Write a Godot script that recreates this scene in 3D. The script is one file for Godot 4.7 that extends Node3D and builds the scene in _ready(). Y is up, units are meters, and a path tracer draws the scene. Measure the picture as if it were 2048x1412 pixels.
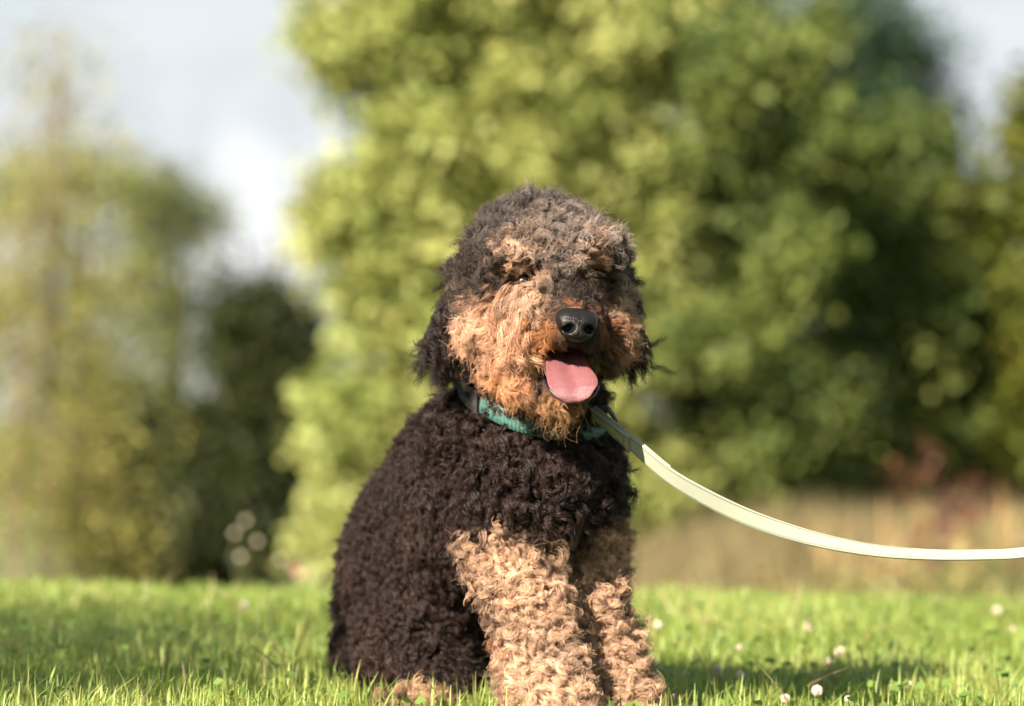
extends Node3D
# A curly black-and-tan dog sits on a lawn in low evening sun; trees out of focus behind.

const LENS := 4836.0                    # focal length in pixels of a 2048 wide frame
const EYE := 0.36                       # height of the lens above the lawn
const TILT := 0.02977                   # the lens looks up by this angle (radians)
var SUN := Vector3(-0.53, 0.62, 0.58).normalized()

var rng := RandomNumberGenerator.new()
var wob := FastNoiseLite.new()
var taken := {}


# ---------------------------------------------------------------- helpers
func at(px: float, py: float, d: float) -> Vector3:
	var r := Vector3((px - 1024.0) / LENS, (706.0 - py) / LENS, -1.0).rotated(Vector3.RIGHT, TILT)
	return Vector3(0, EYE, 0) + r * (d / -r.z)

func numbered(called: String) -> String:
	if not taken.has(called):
		taken[called] = 0
		return called
	taken[called] += 1
	return "%s_%03d" % [called, taken[called]]

func tag(o: Node, label: String, category: String, group := "") -> void:
	o.set_meta("label", label)
	o.set_meta("category", category)
	if group:
		o.set_meta("group", group)

func thing(called: String, label: String, category: String, where: Vector3, group := "") -> Node3D:
	var o := Node3D.new()
	o.name = numbered(called)
	add_child(o)
	o.position = where
	tag(o, label, category, group)
	return o

func part(called: String, mesh: Mesh, m: Material, parent: Node3D, world := true) -> MeshInstance3D:
	var o := MeshInstance3D.new()
	o.name = called
	o.mesh = mesh
	o.material_override = m
	parent.add_child(o, true)
	if world:
		o.position = -parent.position
	return o

func scatter(called: String, mesh: Mesh, m: Material, where: Array, tint: Array, parent: Node3D) -> MultiMeshInstance3D:
	var mm := MultiMesh.new()
	mm.transform_format = MultiMesh.TRANSFORM_3D
	mm.use_colors = true
	mm.mesh = mesh
	mm.instance_count = where.size()
	for i in where.size():
		mm.set_instance_transform(i, where[i])
		mm.set_instance_color(i, tint[i])
	var o := MultiMeshInstance3D.new()
	o.name = called
	o.multimesh = mm
	o.material_override = m
	o.set_meta("kind", "stuff")
	parent.add_child(o, true)
	if parent != self:
		o.position = -parent.position
	return o

func mat(c: Color, rough := 0.8, vertex := false, spec := 0.5) -> StandardMaterial3D:
	var m := StandardMaterial3D.new()
	m.albedo_color = c.linear_to_srgb()
	m.roughness = rough
	m.metallic_specular = spec
	m.vertex_color_use_as_albedo = vertex
	return m

func mesh_of(v: PackedVector3Array, n: PackedVector3Array, idx: PackedInt32Array, c := PackedColorArray(), uv := PackedVector2Array()) -> ArrayMesh:
	for t in range(0, idx.size(), 3):              # front faces run clockwise
		var a := idx[t]
		var b := idx[t + 1]
		var d := idx[t + 2]
		if (v[b] - v[a]).cross(v[d] - v[a]).dot(n[a] + n[b] + n[d]) > 0.0:
			idx[t + 1] = d
			idx[t + 2] = b
	var arr := []
	arr.resize(Mesh.ARRAY_MAX)
	arr[Mesh.ARRAY_VERTEX] = v
	arr[Mesh.ARRAY_NORMAL] = n
	arr[Mesh.ARRAY_INDEX] = idx
	if c.size():
		arr[Mesh.ARRAY_COLOR] = c
	if uv.size():
		arr[Mesh.ARRAY_TEX_UV] = uv
	var m := ArrayMesh.new()
	m.add_surface_from_arrays(Mesh.PRIMITIVE_TRIANGLES, arr)
	return m

class Build:
	var v := PackedVector3Array()
	var n := PackedVector3Array()
	var i := PackedInt32Array()
	var c := PackedColorArray()
	func tube(p: PackedVector3Array, r: PackedFloat32Array, sides: int, ca: Color, cb: Color, caps := false) -> void:
		var start := v.size()
		var side := Vector3.ZERO
		var last := p.size() - 1
		for k in p.size():
			var t := (p[mini(k + 1, last)] - p[maxi(k - 1, 0)]).normalized()
			if k == 0:
				side = t.cross(Vector3(0.31, 0.17, 0.93)).normalized()
			side = (side - t * side.dot(t)).normalized()
			var up := t.cross(side)
			for s in sides:
				var a := TAU * s / sides
				var o := side * cos(a) + up * sin(a)
				v.append(p[k] + o * r[k])
				n.append(o)
				c.append(ca.lerp(cb, float(k) / last))
		for k in last:
			for s in sides:
				var a := start + k * sides + s
				var b := start + k * sides + (s + 1) % sides
				i.append_array([a, b, a + sides, b, b + sides, a + sides])
		if caps:
			for e in [0, last]:
				var t := (p[0] - p[1]).normalized() if e == 0 else (p[last] - p[last - 1]).normalized()
				var hub := v.size()
				v.append(p[e])
				n.append(t)
				c.append(ca if e == 0 else cb)
				for s in sides:
					v.append(v[start + e * sides + s])
					n.append(t)
					c.append(ca if e == 0 else cb)
				for s in sides:
					i.append_array([hub, hub + 1 + s, hub + 1 + (s + 1) % sides])
	func quad(a: Vector3, b: Vector3, d: Vector3, e: Vector3, nn: Vector3, col: Color) -> void:
		var s := v.size()
		for q in [a, b, d, e]:
			v.append(q)
			n.append(nn)
			c.append(col)
		i.append_array([s, s + 1, s + 2, s, s + 2, s + 3])

func done(b: Build) -> ArrayMesh:
	return mesh_of(b.v, b.n, b.i, b.c)


# ---------------------------------------------------------------- rounded bodies: a distance field, meshed as surface nets
class Field:
	var lo: Vector3
	var cell: float
	var nx: int
	var ny: int
	var nz: int
	var f := PackedFloat32Array()
	func _init(a: Vector3, b: Vector3, h: float) -> void:
		lo = a
		cell = h
		nx = int((b.x - a.x) / h) + 2
		ny = int((b.y - a.y) / h) + 2
		nz = int((b.z - a.z) / h) + 2
		f.resize(nx * ny * nz)
		f.fill(0.2)
	func bone(a: Vector3, b: Vector3, ra: float, rb: float, k: float, cut := false, flat := Vector3.ONE) -> void:
		var m := maxf(ra, rb) + 0.05 + k
		var p0 := (a.min(b) - Vector3.ONE * m - lo) / cell
		var p1 := (a.max(b) + Vector3.ONE * m - lo) / cell
		var ab := (b - a) * flat
		var l2 := maxf(ab.length_squared(), 1e-9)
		for z in range(maxi(0, int(p0.z)), mini(nz, int(p1.z) + 1)):
			for y in range(maxi(0, int(p0.y)), mini(ny, int(p1.y) + 1)):
				for x in range(maxi(0, int(p0.x)), mini(nx, int(p1.x) + 1)):
					var q := (lo + Vector3(x, y, z) * cell - a) * flat
					var t := clampf(q.dot(ab) / l2, 0.0, 1.0)
					var d := (q - ab * t).length() - ra - (rb - ra) * t
					var j := x + nx * (y + ny * z)
					var e := f[j]
					if cut:
						var h := maxf(k - absf(e + d), 0.0) / k
						f[j] = maxf(e, -d) + h * h * k * 0.25
					else:
						var h := maxf(k - absf(e - d), 0.0) / k
						f[j] = minf(e, d) - h * h * k * 0.25
	func value(p: Vector3) -> float:
		var q := (p - lo) / cell
		if q.x < 0 or q.y < 0 or q.z < 0 or q.x >= nx - 1 or q.y >= ny - 1 or q.z >= nz - 1:
			return 0.2
		var x := int(q.x)
		var y := int(q.y)
		var z := int(q.z)
		var t := q - Vector3(x, y, z)
		var j := x + nx * (y + ny * z)
		var a := lerpf(lerpf(f[j], f[j + 1], t.x), lerpf(f[j + nx], f[j + nx + 1], t.x), t.y)
		j += nx * ny
		var b := lerpf(lerpf(f[j], f[j + 1], t.x), lerpf(f[j + nx], f[j + nx + 1], t.x), t.y)
		return lerpf(a, b, t.z)
	func slope(p: Vector3) -> Vector3:
		var h := cell * 0.75
		return Vector3(value(p + Vector3(h, 0, 0)) - value(p - Vector3(h, 0, 0)), value(p + Vector3(0, h, 0)) - value(p - Vector3(0, h, 0)), value(p + Vector3(0, 0, h)) - value(p - Vector3(0, 0, h))).normalized()
	func nets(out_v: PackedVector3Array, out_n: PackedVector3Array, out_i: PackedInt32Array) -> void:
		var ids := PackedInt32Array()
		ids.resize(f.size())
		ids.fill(-1)
		var step := [0, 1, nx, nx + 1, nx * ny, nx * ny + 1, nx * ny + nx, nx * ny + nx + 1]
		var corner := []
		for k in 8:
			corner.append(Vector3(k & 1, (k >> 1) & 1, k >> 2))
		var edges := [[0, 1], [2, 3], [4, 5], [6, 7], [0, 2], [1, 3], [4, 6], [5, 7], [0, 4], [1, 5], [2, 6], [3, 7]]
		for z in nz - 1:
			for y in ny - 1:
				for x in nx - 1:
					var j := x + nx * (y + ny * z)
					if absf(f[j]) > cell * 2.0:
						continue
					var some := false
					var all := true
					for k in 8:
						if f[j + step[k]] < 0.0:
							some = true
						else:
							all = false
					if some and not all:
						var sum := Vector3.ZERO
						var count := 0
						for e in edges:
							var fa := f[j + step[e[0]]]
							var fb := f[j + step[e[1]]]
							if (fa < 0.0) != (fb < 0.0):
								sum += (corner[e[0]] as Vector3).lerp(corner[e[1]], fa / (fa - fb))
								count += 1
						ids[j] = out_v.size()
						var p := lo + (Vector3(x, y, z) + sum / count) * cell
						out_v.append(p)
						out_n.append(slope(p))
		for z in range(1, nz - 1):
			for y in range(1, ny - 1):
				for x in range(1, nx - 1):
					var j := x + nx * (y + ny * z)
					if absf(f[j]) > cell * 2.0:
						continue
					var inside := f[j] < 0.0
					for axis in 3:
						var s: int = [1, nx, nx * ny][axis]
						if inside == (f[j + s] < 0.0):
							continue
						var u: int = [nx, nx * ny, 1][axis]
						var w: int = [nx * ny, 1, nx][axis]
						var a := ids[j]
						var b := ids[j - u]
						var c := ids[j - u - w]
						var d := ids[j - w]
						if a < 0 or b < 0 or c < 0 or d < 0:
							continue
						out_i.append_array([a, b, c, a, c, d])


# ---------------------------------------------------------------- locks of hair
# growth runs up +Y and sweeps over towards +Z
func lock_mesh(strands: int, seg: int, length: float, turns: float, radius: float, bend: float, spread: float, stray: float, thick: float, key: int) -> ArrayMesh:
	var r := RandomNumberGenerator.new()
	r.seed = key
	var b := Build.new()
	var ph0 := r.randf() * TAU
	for s in strands:
		var loose := stray if r.randf() < 0.8 else stray * 3.0
		var ph := ph0 + r.randfn(0, 0.35 + loose)
		var tn := turns * (1.0 + r.randfn(0, 0.05 + loose * 0.25))
		var rad := radius * clampf(r.randfn(1.0, 0.14 + loose * 0.3), 0.3, 1.9)
		var ln := length * clampf(r.randfn(1.0, 0.1 + loose * 0.1), 0.5, 1.4)
		var be := bend * (1.0 + r.randfn(0, 0.1 + loose * 0.2))
		var ra := r.randf() * TAU
		var root := Vector2(cos(ra), sin(ra)) * spread * sqrt(r.randf())
		var drift := Vector3(r.randfn(0, 1), r.randfn(0, 0.3), r.randfn(0, 1)) * ln * loose * 0.25
		var p := PackedVector3Array()
		var w := PackedFloat32Array()
		for k in seg + 1:
			var t := float(k) / seg
			var an := be * t
			var y := sin(an) / be * ln
			var z := (1.0 - cos(an)) / be * ln
			var env := smoothstep(0.0, 0.35, t) * (1.0 - 0.45 * smoothstep(0.6, 1.0, t))
			var th := ph + TAU * tn * pow(t, 1.15)
			var off := Vector3(cos(th), 0, 0) + Vector3(0, -sin(an), cos(an)) * sin(th)
			var keep := 1.0 - 0.6 * t
			p.append(Vector3(root.x * keep, y, z + root.y * keep) + off * rad * env + drift * t * t)
			w.append(thick * (1.0 - 0.65 * t * t))
		var g := clampf(r.randfn(1.0, 0.2), 0.55, 1.6)
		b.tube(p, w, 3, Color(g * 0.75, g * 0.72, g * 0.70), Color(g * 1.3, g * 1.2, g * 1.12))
	return done(b)


# ---------------------------------------------------------------- the coat
var coat_spots := []
func spot(px: float, py: float, d: float, r: float, c: Color, soft := 0.35, wobble := 1.0) -> void:
	coat_spots.append([at(px, py, d), r, c, soft, wobble])

func coat(p: Vector3, base: Color, mingle := 0.0) -> Color:
	var c := base
	p += Vector3(clampf(rng.randfn(0, 1), -1.3, 1.3), clampf(rng.randfn(0, 1), -1.3, 1.3), 0) * mingle if mingle > 0.0 else Vector3.ZERO
	var q := p + Vector3(wob.get_noise_3dv(p * 1.0), wob.get_noise_3dv(p + Vector3(7, 0, 0)), 0) * 0.012
	c = Color(c.r / 0.74, c.g / 0.735, c.b / 0.75)
	for s in coat_spots:
		var w: Vector3 = (q if s[4] > 0.5 else p) - s[0]
		w.z *= 0.6
		var l := w.length()
		if l < s[1]:
			c = c.lerp(s[2], 1.0 - smoothstep(s[1] * (1.0 - s[3]), s[1], l))
	return Color(c.r * 0.74, c.g * 0.735, c.b * 0.75)


func _ready() -> void:
	rng.seed = 11
	wob.seed = 5
	wob.frequency = 28.0
	setup_view()
	build_ground()
	build_trees()
	build_dog()
	build_collar_and_leash()
	build_meadow()
	build_lawn()
	build_flowers()


func setup_view() -> void:
	var cam := Camera3D.new()
	cam.name = "camera"
	cam.position = Vector3(0, EYE, 0)
	cam.rotation.x = TILT
	var lens := CameraAttributesPhysical.new()
	lens.frustum_focal_length = 12.0 / (706.0 / LENS)
	lens.frustum_near = 0.05
	lens.frustum_far = 2000.0
	lens.frustum_focus_distance = 2.73
	lens.exposure_aperture = 2.6
	lens.exposure_multiplier = 1.0
	cam.attributes = lens
	add_child(cam)
	cam.current = true

	var env := Environment.new()
	env.background_mode = Environment.BG_SKY
	env.tonemap_mode = Environment.TONE_MAPPER_LINEAR
	env.tonemap_exposure = 4.7
	env.sdfgi_enabled = true
	env.ssao_enabled = true
	env.ssil_enabled = true
	var sm := ProceduralSkyMaterial.new()
	sm.sky_top_color = Color(0.142, 0.170, 0.194).linear_to_srgb()
	sm.sky_horizon_color = Color(0.172, 0.177, 0.178).linear_to_srgb()
	sm.sky_curve = 0.26
	sm.ground_bottom_color = Color(0.06, 0.08, 0.03).linear_to_srgb()
	sm.ground_horizon_color = Color(0.25, 0.27, 0.2).linear_to_srgb()
	sm.sun_angle_max = 8.0
	sm.sky_cover = clouds()
	var sky := Sky.new()
	sky.sky_material = sm
	env.sky = sky
	var we := WorldEnvironment.new()
	we.name = "environment"
	we.environment = env
	add_child(we)

	var sun := DirectionalLight3D.new()
	sun.name = "sun"
	sun.light_color = Color(1.0, 0.85, 0.71).linear_to_srgb()
	sun.light_energy = 1.6
	sun.light_angular_distance = 0.55
	sun.shadow_enabled = true
	add_child(sun)
	sun.look_at_from_position(SUN * 10.0, Vector3.ZERO, Vector3.UP)


func clouds() -> ImageTexture:
	var w := 1024
	var h := 512
	var im := Image.create(w, h, false, Image.FORMAT_RGBA8)
	im.fill(Color(0, 0, 0, 0))
	var nz := FastNoiseLite.new()
	nz.seed = 21
	nz.frequency = 2.2
	nz.fractal_octaves = 5
	var lumps := [[-6.0, 5.0, 2.0], [-5.0, 4.7, 1.9], [-6.9, 3.8, 1.9], [-5.6, 3.6, 2.0], [-4.4, 3.4, 1.7], [-3.4, 2.6, 1.6], [-7.2, 2.2, 1.6], [-4.9, 3.0, 2.2], [-6.2, 1.8, 2.0], [10.8, 3.4, 1.6], [12.5, 2.2, 2.4], [-8.6, 1.2, 1.8]]
	for y in h / 2:
		var el := 90.0 - (y + 0.5) / h * 180.0
		for x in w:
			var az := wrapf((x + 0.5) / w * 360.0, -180.0, 180.0)          # 0 looks along -Z, the right is positive
			var d := Vector3(sin(deg_to_rad(az)) * cos(deg_to_rad(el)), sin(deg_to_rad(el)), -cos(deg_to_rad(az)) * cos(deg_to_rad(el)))
			var n := nz.get_noise_3dv(d * Vector3(1, 2.2, 1) * 1.3 + Vector3(3, 0, 0))
			var a := smoothstep(0.12, 0.5, n) * 0.55 * smoothstep(2.0, 14.0, el)
			if el < 8.0 and az > -14.0 and az < 18.0:
				var puff := 0.0
				for l in lumps:
					var q: float = Vector2(az - l[0], el - l[1]).length() / l[2]
					puff = maxf(puff, 1.0 - q)
				var fine := nz.get_noise_3dv(d * 14.0)
				a = maxf(a, smoothstep(0.0, 0.32, puff + fine * 0.35))
			if a > 0.004:
				im.set_pixel(x, y, Color(0.25, 0.235, 0.23, a))
	return ImageTexture.create_from_image(im)


# ---------------------------------------------------------------- ground
func lay(x: float, d: float) -> float:
	var y := -0.020 * clampf(x, -3.0, 3.0)
	var over := maxf(0.0, d - 4.45)
	y -= lerpf(1.75, 0.85, smoothstep(-0.5, 2.5, x)) * (1.0 - exp(-over * over * 0.05))
	y += wob.get_noise_2d(x * 0.02, d * 0.02) * 0.008
	return y

func build_ground() -> void:
	var v := PackedVector3Array()
	var n := PackedVector3Array()
	var ix := PackedInt32Array()
	var xs := []
	for k in 61:
		var u := (k - 30) / 30.0
		xs.append(u * 6.0 + signf(u) * pow(absf(u), 5.0) * 600.0)
	var ds := []
	for k in 90:
		var u := k / 89.0
		ds.append(-2.0 + u * 16.0 + pow(u, 7.0) * 900.0)
	ds.push_front(-60.0)
	for d in ds:
		for x in xs:
			v.append(Vector3(x, lay(x, d), -d))
			n.append(Vector3(lay(x - 0.05, d) - lay(x + 0.05, d), 0.1, lay(x, d + 0.05) - lay(x, d - 0.05)).normalized())
	for a in ds.size() - 1:
		for b in 60:
			var q := a * 61 + b
			ix.append_array([q, q + 1, q + 61, q + 1, q + 62, q + 61])
	var m := mat(Color(0.05, 0.075, 0.016), 0.95)
	var nt := NoiseTexture2D.new()
	var fn := FastNoiseLite.new()
	fn.seed = 3
	fn.frequency = 0.02
	fn.fractal_octaves = 5
	nt.noise = fn
	nt.width = 512
	nt.height = 512
	nt.seamless = true
	var g := Gradient.new()
	g.colors = PackedColorArray([Color(0.55, 0.5, 0.32), Color(0.8, 0.85, 0.6), Color(1, 1, 0.8)])
	g.offsets = PackedFloat32Array([0.25, 0.5, 0.8])
	nt.color_ramp = g
	m.albedo_texture = nt
	m.albedo_color = Color(0.30, 0.33, 0.18)
	m.uv1_triplanar = true
	m.uv1_world_triplanar = true
	m.uv1_scale = Vector3(0.8, 0.8, 0.8)
	var o := part("ground", mesh_of(v, n, ix), m, self, false)
	o.set_meta("kind", "structure")
	o.set_meta("label", "lawn ground rolling down behind a low crest")


# ---------------------------------------------------------------- trees
func leaf_clump(count: int, radius: float, leaf: float, slim: float, key: int) -> ArrayMesh:
	var r := RandomNumberGenerator.new()
	r.seed = key
	var b := Build.new()
	for k in count:
		var o := Vector3(r.randfn(0, 1), r.randfn(0, 0.75), r.randfn(0, 1)).limit_length(2.0) * radius * 0.55
		var dir := (Vector3(r.randfn(0, 1), r.randfn(-0.5, 0.7), r.randfn(0, 1)) + o / radius).normalized()
		var side := dir.cross(Vector3(r.randfn(0, 0.4), 1, r.randfn(0, 0.4))).normalized()
		var nn := side.cross(dir).normalized()
		var l := leaf * r.randf_range(0.7, 1.3)
		var w := l * slim
		var g := r.randf_range(0.75, 1.25)
		var col := Color(g * r.randf_range(0.9, 1.15), g, g * 0.9)
		var q := b.v.size()
		var droop := nn * -l * 0.12
		b.v.append_array([o, o + dir * l * 0.45 + side * w, o + dir * l + droop, o + dir * l * 0.45 - side * w, o + dir * l * 0.5 + droop * 0.3 - nn * w * 0.2])
		for j in 5:
			b.n.append(nn)
			b.c.append(col)
		b.i.append_array([q, q + 1, q + 4, q + 1, q + 2, q + 4, q + 2, q + 3, q + 4, q + 3, q, q + 4])
	return done(b)

func tree(called: String, label: String, category: String, base: Vector3, trunk: Array, blobs: Array, count: int, clump: Mesh, lm: Material, ca: Color, cb: Color, size: float, gap: float, limbs: int, bark: Material, key: int, group := "") -> Node3D:
	var r := RandomNumberGenerator.new()
	r.seed = key
	var o := thing(called, label, category, base, group)
	var hole := FastNoiseLite.new()
	hole.seed = key
	hole.frequency = 0.9
	var volume := 0.0
	for bl in blobs:
		volume += bl[1].x * bl[1].y + 0.2
	var where := []
	var tint := []
	for bl in blobs:
		var m := int(count * (bl[1].x * bl[1].y + 0.2) / volume)
		for k in m:
			var dir := Vector3(r.randfn(0, 1), r.randfn(0, 1), r.randfn(0, 1)).normalized()
			var p: Vector3 = bl[0] + dir * pow(r.randf(), 0.38) * bl[1]
			p += Vector3(r.randfn(0, 0.1), r.randfn(0, 0.1), r.randfn(0, 0.1))
			if hole.get_noise_3dv(p) < gap:
				continue
			p.y = maxf(p.y, base.y + 0.15)
			var bs := Basis.from_euler(Vector3(r.randf_range(-0.5, 0.5), r.randf() * TAU, r.randf_range(-0.5, 0.5))).scaled(Vector3.ONE * size * r.randf_range(0.7, 1.35))
			where.append(Transform3D(bs, p))
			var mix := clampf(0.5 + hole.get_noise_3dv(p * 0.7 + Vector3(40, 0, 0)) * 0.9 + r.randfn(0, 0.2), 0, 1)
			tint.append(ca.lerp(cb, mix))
	# trunk and limbs
	for tr in trunk:
		var b := Build.new()
		var p := PackedVector3Array()
		var w := PackedFloat32Array()
		var foot: Vector3 = tr[0]
		var top: Vector3 = tr[1]
		for k in 9:
			var t := k / 8.0
			p.append(foot.lerp(top, t) + Vector3(r.randfn(0, 0.03), 0, r.randfn(0, 0.03)) * (1.0 if k > 0 else 0.0))
			w.append(lerpf(tr[2], tr[2] * 0.2, t) * (1.35 if k == 0 else 1.0))
		b.tube(p, w, 8, Color.WHITE, Color.WHITE)
		var tm := part("trunk", done(b), bark, o)
		for l in limbs:
			var lb := Build.new()
			var t := r.randf_range(0.25, 0.95)
			var from := foot.lerp(top, t)
			var bl: Array = blobs[r.randi() % blobs.size()]
			var to: Vector3 = bl[0] + Vector3(r.randfn(0, 0.35), r.randfn(0.1, 0.35), r.randfn(0, 0.35)) * bl[1]
			var lp := PackedVector3Array()
			var lw := PackedFloat32Array()
			for k in 6:
				var u := k / 5.0
				lp.append(from.lerp(to, u) + Vector3(0, sin(u * PI) * 0.12, 0) + Vector3(r.randfn(0, 0.03), r.randfn(0, 0.03), r.randfn(0, 0.03)) * u)
				lw.append(lerpf(tr[2] * 0.35 * (1.2 - t), 0.006, u))
			lb.tube(lp, lw, 5, Color.WHITE, Color.WHITE)
			var lo := part("limb", done(lb), bark, tm, false)
			lo.position = Vector3.ZERO
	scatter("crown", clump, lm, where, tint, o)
	return o

func leaf_mat() -> StandardMaterial3D:
	var m := mat(Color(1, 1, 1), 0.55, true, 0.4)
	m.backlight_enabled = true
	m.backlight = Color(0.9, 0.9, 0.9)
	return m

func bl(px: float, py: float, d: float, rx: float, ry: float, rz := -1.0) -> Array:
	return [at(px, py, d), Vector3(rx * d / LENS, ry * d / LENS, (rx if rz < 0 else rz) * d / LENS)]

func foot(px: float, d: float) -> Vector3:
	var x := (px - 1024.0) / LENS * d
	return Vector3(x, lay(x, d), -d)

func build_trees() -> void:
	var lm := leaf_mat()
	var bark := mat(Color(0.09, 0.07, 0.05), 0.9)
	var pale_bark := mat(Color(0.17, 0.12, 0.085), 0.85)
	var broad := leaf_clump(44, 0.34, 0.13, 0.38, 1)
	var fine := leaf_clump(46, 0.34, 0.075, 0.3, 2)
	var wisp := leaf_clump(16, 0.42, 0.05, 0.3, 3)
	var d := 24.0
	tree("maple_tree", "large yellow-green leafy tree rising behind the dog's head", "tree", foot(960, d), [[foot(960, d), at(980, -250, d), 0.16]],
		[bl(760, 120, d, 125, 130), bl(900, 60, d, 150, 160), bl(1080, 80, d, 170, 180), bl(1240, 60, d, 150, 150), bl(880, 260, d, 140, 120), bl(740, 420, d, 125, 95), bl(920, 450, d, 160, 130), bl(1120, 330, d, 180, 150), bl(1250, 280, d, 120, 110), bl(1130, 560, d, 170, 130), bl(800, 600, d, 120, 110), bl(960, 700, d, 170, 150), bl(750, 820, d, 130, 95), bl(1150, 780, d, 160, 140), bl(900, 900, d, 160, 120), bl(730, 1030, d, 95, 85), bl(1000, 1020, d, 200, 110), bl(1270, 950, d, 110, 130), bl(1300, 620, d, 90, 120), bl(1330, 430, d, 90, 120), bl(900, -200, d, 280, 200)],
		2500, broad, lm, Color(0.258, 0.305, 0.088), Color(0.39, 0.415, 0.15), 1.0, -0.12, 14, bark, 101)
	d = 25.0
	tree("shaded_tree", "big dark green tree in shade right of the dog", "tree", foot(1560, d), [[foot(1560, d), at(1560, 40, d), 0.17]],
		[bl(1420, 60, d, 130, 120), bl(1480, 350, d, 110, 110), bl(1400, 440, d, 100, 110), bl(1480, 270, 22.6, 75, 60), bl(1545, 500, 22.4, 85, 70), bl(1450, 690, 22.6, 90, 75), bl(1560, 830, 22.8, 90, 70), bl(1500, 130, 22.6, 70, 60), bl(1560, 120, d, 130, 110), bl(1430, 240, d, 140, 110), bl(1600, 280, d, 150, 110), bl(1740, 300, d, 120, 90), bl(1480, 430, d, 150, 110), bl(1700, 450, d, 150, 110), bl(1840, 420, d, 95, 90), bl(1560, 580, d, 160, 120), bl(1760, 620, d, 160, 130), bl(1880, 640, d, 90, 110), bl(1420, 640, d, 110, 120), bl(1500, 780, d, 160, 120), bl(1680, 800, d, 170, 120), bl(1850, 820, d, 120, 110), bl(1420, 900, d, 130, 120), bl(1600, 920, d, 170, 100), bl(1780, 930, d, 150, 90), bl(1380, -80, d, 220, 120)],
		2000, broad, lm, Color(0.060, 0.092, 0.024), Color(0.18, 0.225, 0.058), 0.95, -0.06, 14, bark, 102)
	d = 35.0
	tree("bluish_tree", "blue-green tree peeping out behind the upper right of the shaded tree", "tree", foot(1740, d), [[foot(1740, d), at(1740, -40, d), 0.15]],
		[bl(1700, 40, d, 130, 110), bl(1780, 130, d, 110, 120), bl(1850, 170, d, 50, 80), bl(1760, 280, d, 150, 150), bl(1870, 260, d, 45, 70), bl(1760, 500, d, 190, 240), bl(1740, 850, d, 200, 240)],
		700, fine, lm, Color(0.025, 0.06, 0.03), Color(0.04, 0.085, 0.045), 1.5, -0.2, 8, bark, 103)
	d = 25.0
	tree("edge_tree", "yellow-green tree cut off by the right edge of the picture", "tree", foot(2130, d), [[foot(2130, d), at(2130, 150, d), 0.12]],
		[bl(2140, 300, d, 110, 160), bl(2080, 470, d, 110, 150), bl(2160, 600, d, 150, 180), bl(2060, 680, d, 100, 110), bl(2140, 850, d, 170, 170), bl(2020, 880, d, 90, 120), bl(1980, 420, d, 60, 70)],
		800, broad, lm, Color(0.06, 0.085, 0.014), Color(0.14, 0.15, 0.02), 1.0, -0.25, 9, bark, 104)
	d = 31.0
	tree("leafy_tree", "rounded yellow-green tree behind the bare-topped birch on the left", "tree", foot(170, d), [[foot(170, d), at(170, 300, d), 0.13]],
		[bl(190, 370, d, 110, 110), bl(90, 440, d, 120, 120), bl(-20, 420, d, 110, 140), bl(230, 520, d, 100, 120), bl(70, 640, d, 190, 160), bl(250, 720, d, 120, 150), bl(120, 880, d, 250, 190)],
		660, fine, lm, Color(0.17, 0.20, 0.055), Color(0.31, 0.33, 0.10), 1.1, -0.02, 9, bark, 105)
	d = 34.0
	tree("gappy_tree", "dark green tree with sky showing through, left of the white cloud", "tree", foot(350, d), [[foot(350, d), at(350, 350, d), 0.14]],
		[bl(330, 370, d, 70, 60), bl(390, 420, d, 45, 80), bl(300, 450, d, 60, 90), bl(375, 560, d, 60, 70), bl(300, 640, d, 70, 90), bl(340, 740, d, 45, 60), bl(280, 850, d, 110, 120)],
		420, fine, lm, Color(0.09, 0.125, 0.045), Color(0.17, 0.20, 0.07), 1.1, -0.04, 10, bark, 106)
	d = 28.0
	tree("dark_bush", "dark green rounded bush below the white cloud", "bush", foot(530, d), [[foot(530, d), at(530, 640, d), 0.1]],
		[bl(500, 640, d, 75, 80), bl(560, 700, d, 75, 90), bl(510, 800, d, 60, 100), bl(580, 850, d, 95, 120), bl(540, 980, d, 130, 140), bl(450, 950, d, 90, 140)],
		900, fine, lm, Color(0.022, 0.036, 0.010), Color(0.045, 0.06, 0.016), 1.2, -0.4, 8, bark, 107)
	d = 29.0
	tree("hedge_bush", "low dark bush between the birch and the rounded bush", "bush", foot(340, d), [[foot(340, d), at(340, 850, d), 0.08]],
		[bl(300, 900, d, 110, 110), bl(380, 930, d, 100, 110), bl(330, 1050, d, 140, 120), bl(420, 1060, d, 110, 110), bl(250, 1040, d, 90, 110)],
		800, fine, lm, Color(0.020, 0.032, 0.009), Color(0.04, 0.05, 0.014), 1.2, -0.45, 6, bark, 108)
	d = 19.0
	tree("birch_tree", "slender pale birch with wispy olive leaves at the left edge", "tree", foot(95, d), [[foot(95, d), at(110, 60, d), 0.034], [foot(38, d - 0.3), at(20, 420, d - 0.3), 0.028]],
		[bl(110, 160, d, 45, 110), bl(130, 300, d, 60, 120), bl(70, 420, d, 100, 140), bl(150, 560, d, 110, 150), bl(40, 660, d, 120, 160), bl(160, 760, d, 110, 150), bl(60, 880, d, 130, 150), bl(190, 950, d, 80, 130), bl(90, 1040, d, 150, 120), bl(230, 1090, d, 50, 70)],
		620, wisp, lm, Color(0.18, 0.175, 0.04), Color(0.27, 0.25, 0.065), 1.0, -0.5, 16, pale_bark, 109)
	# the shrub outside the frame whose shade lies on the grass
	var f := Vector3(-1.85, 0.0, -2.25)
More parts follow.
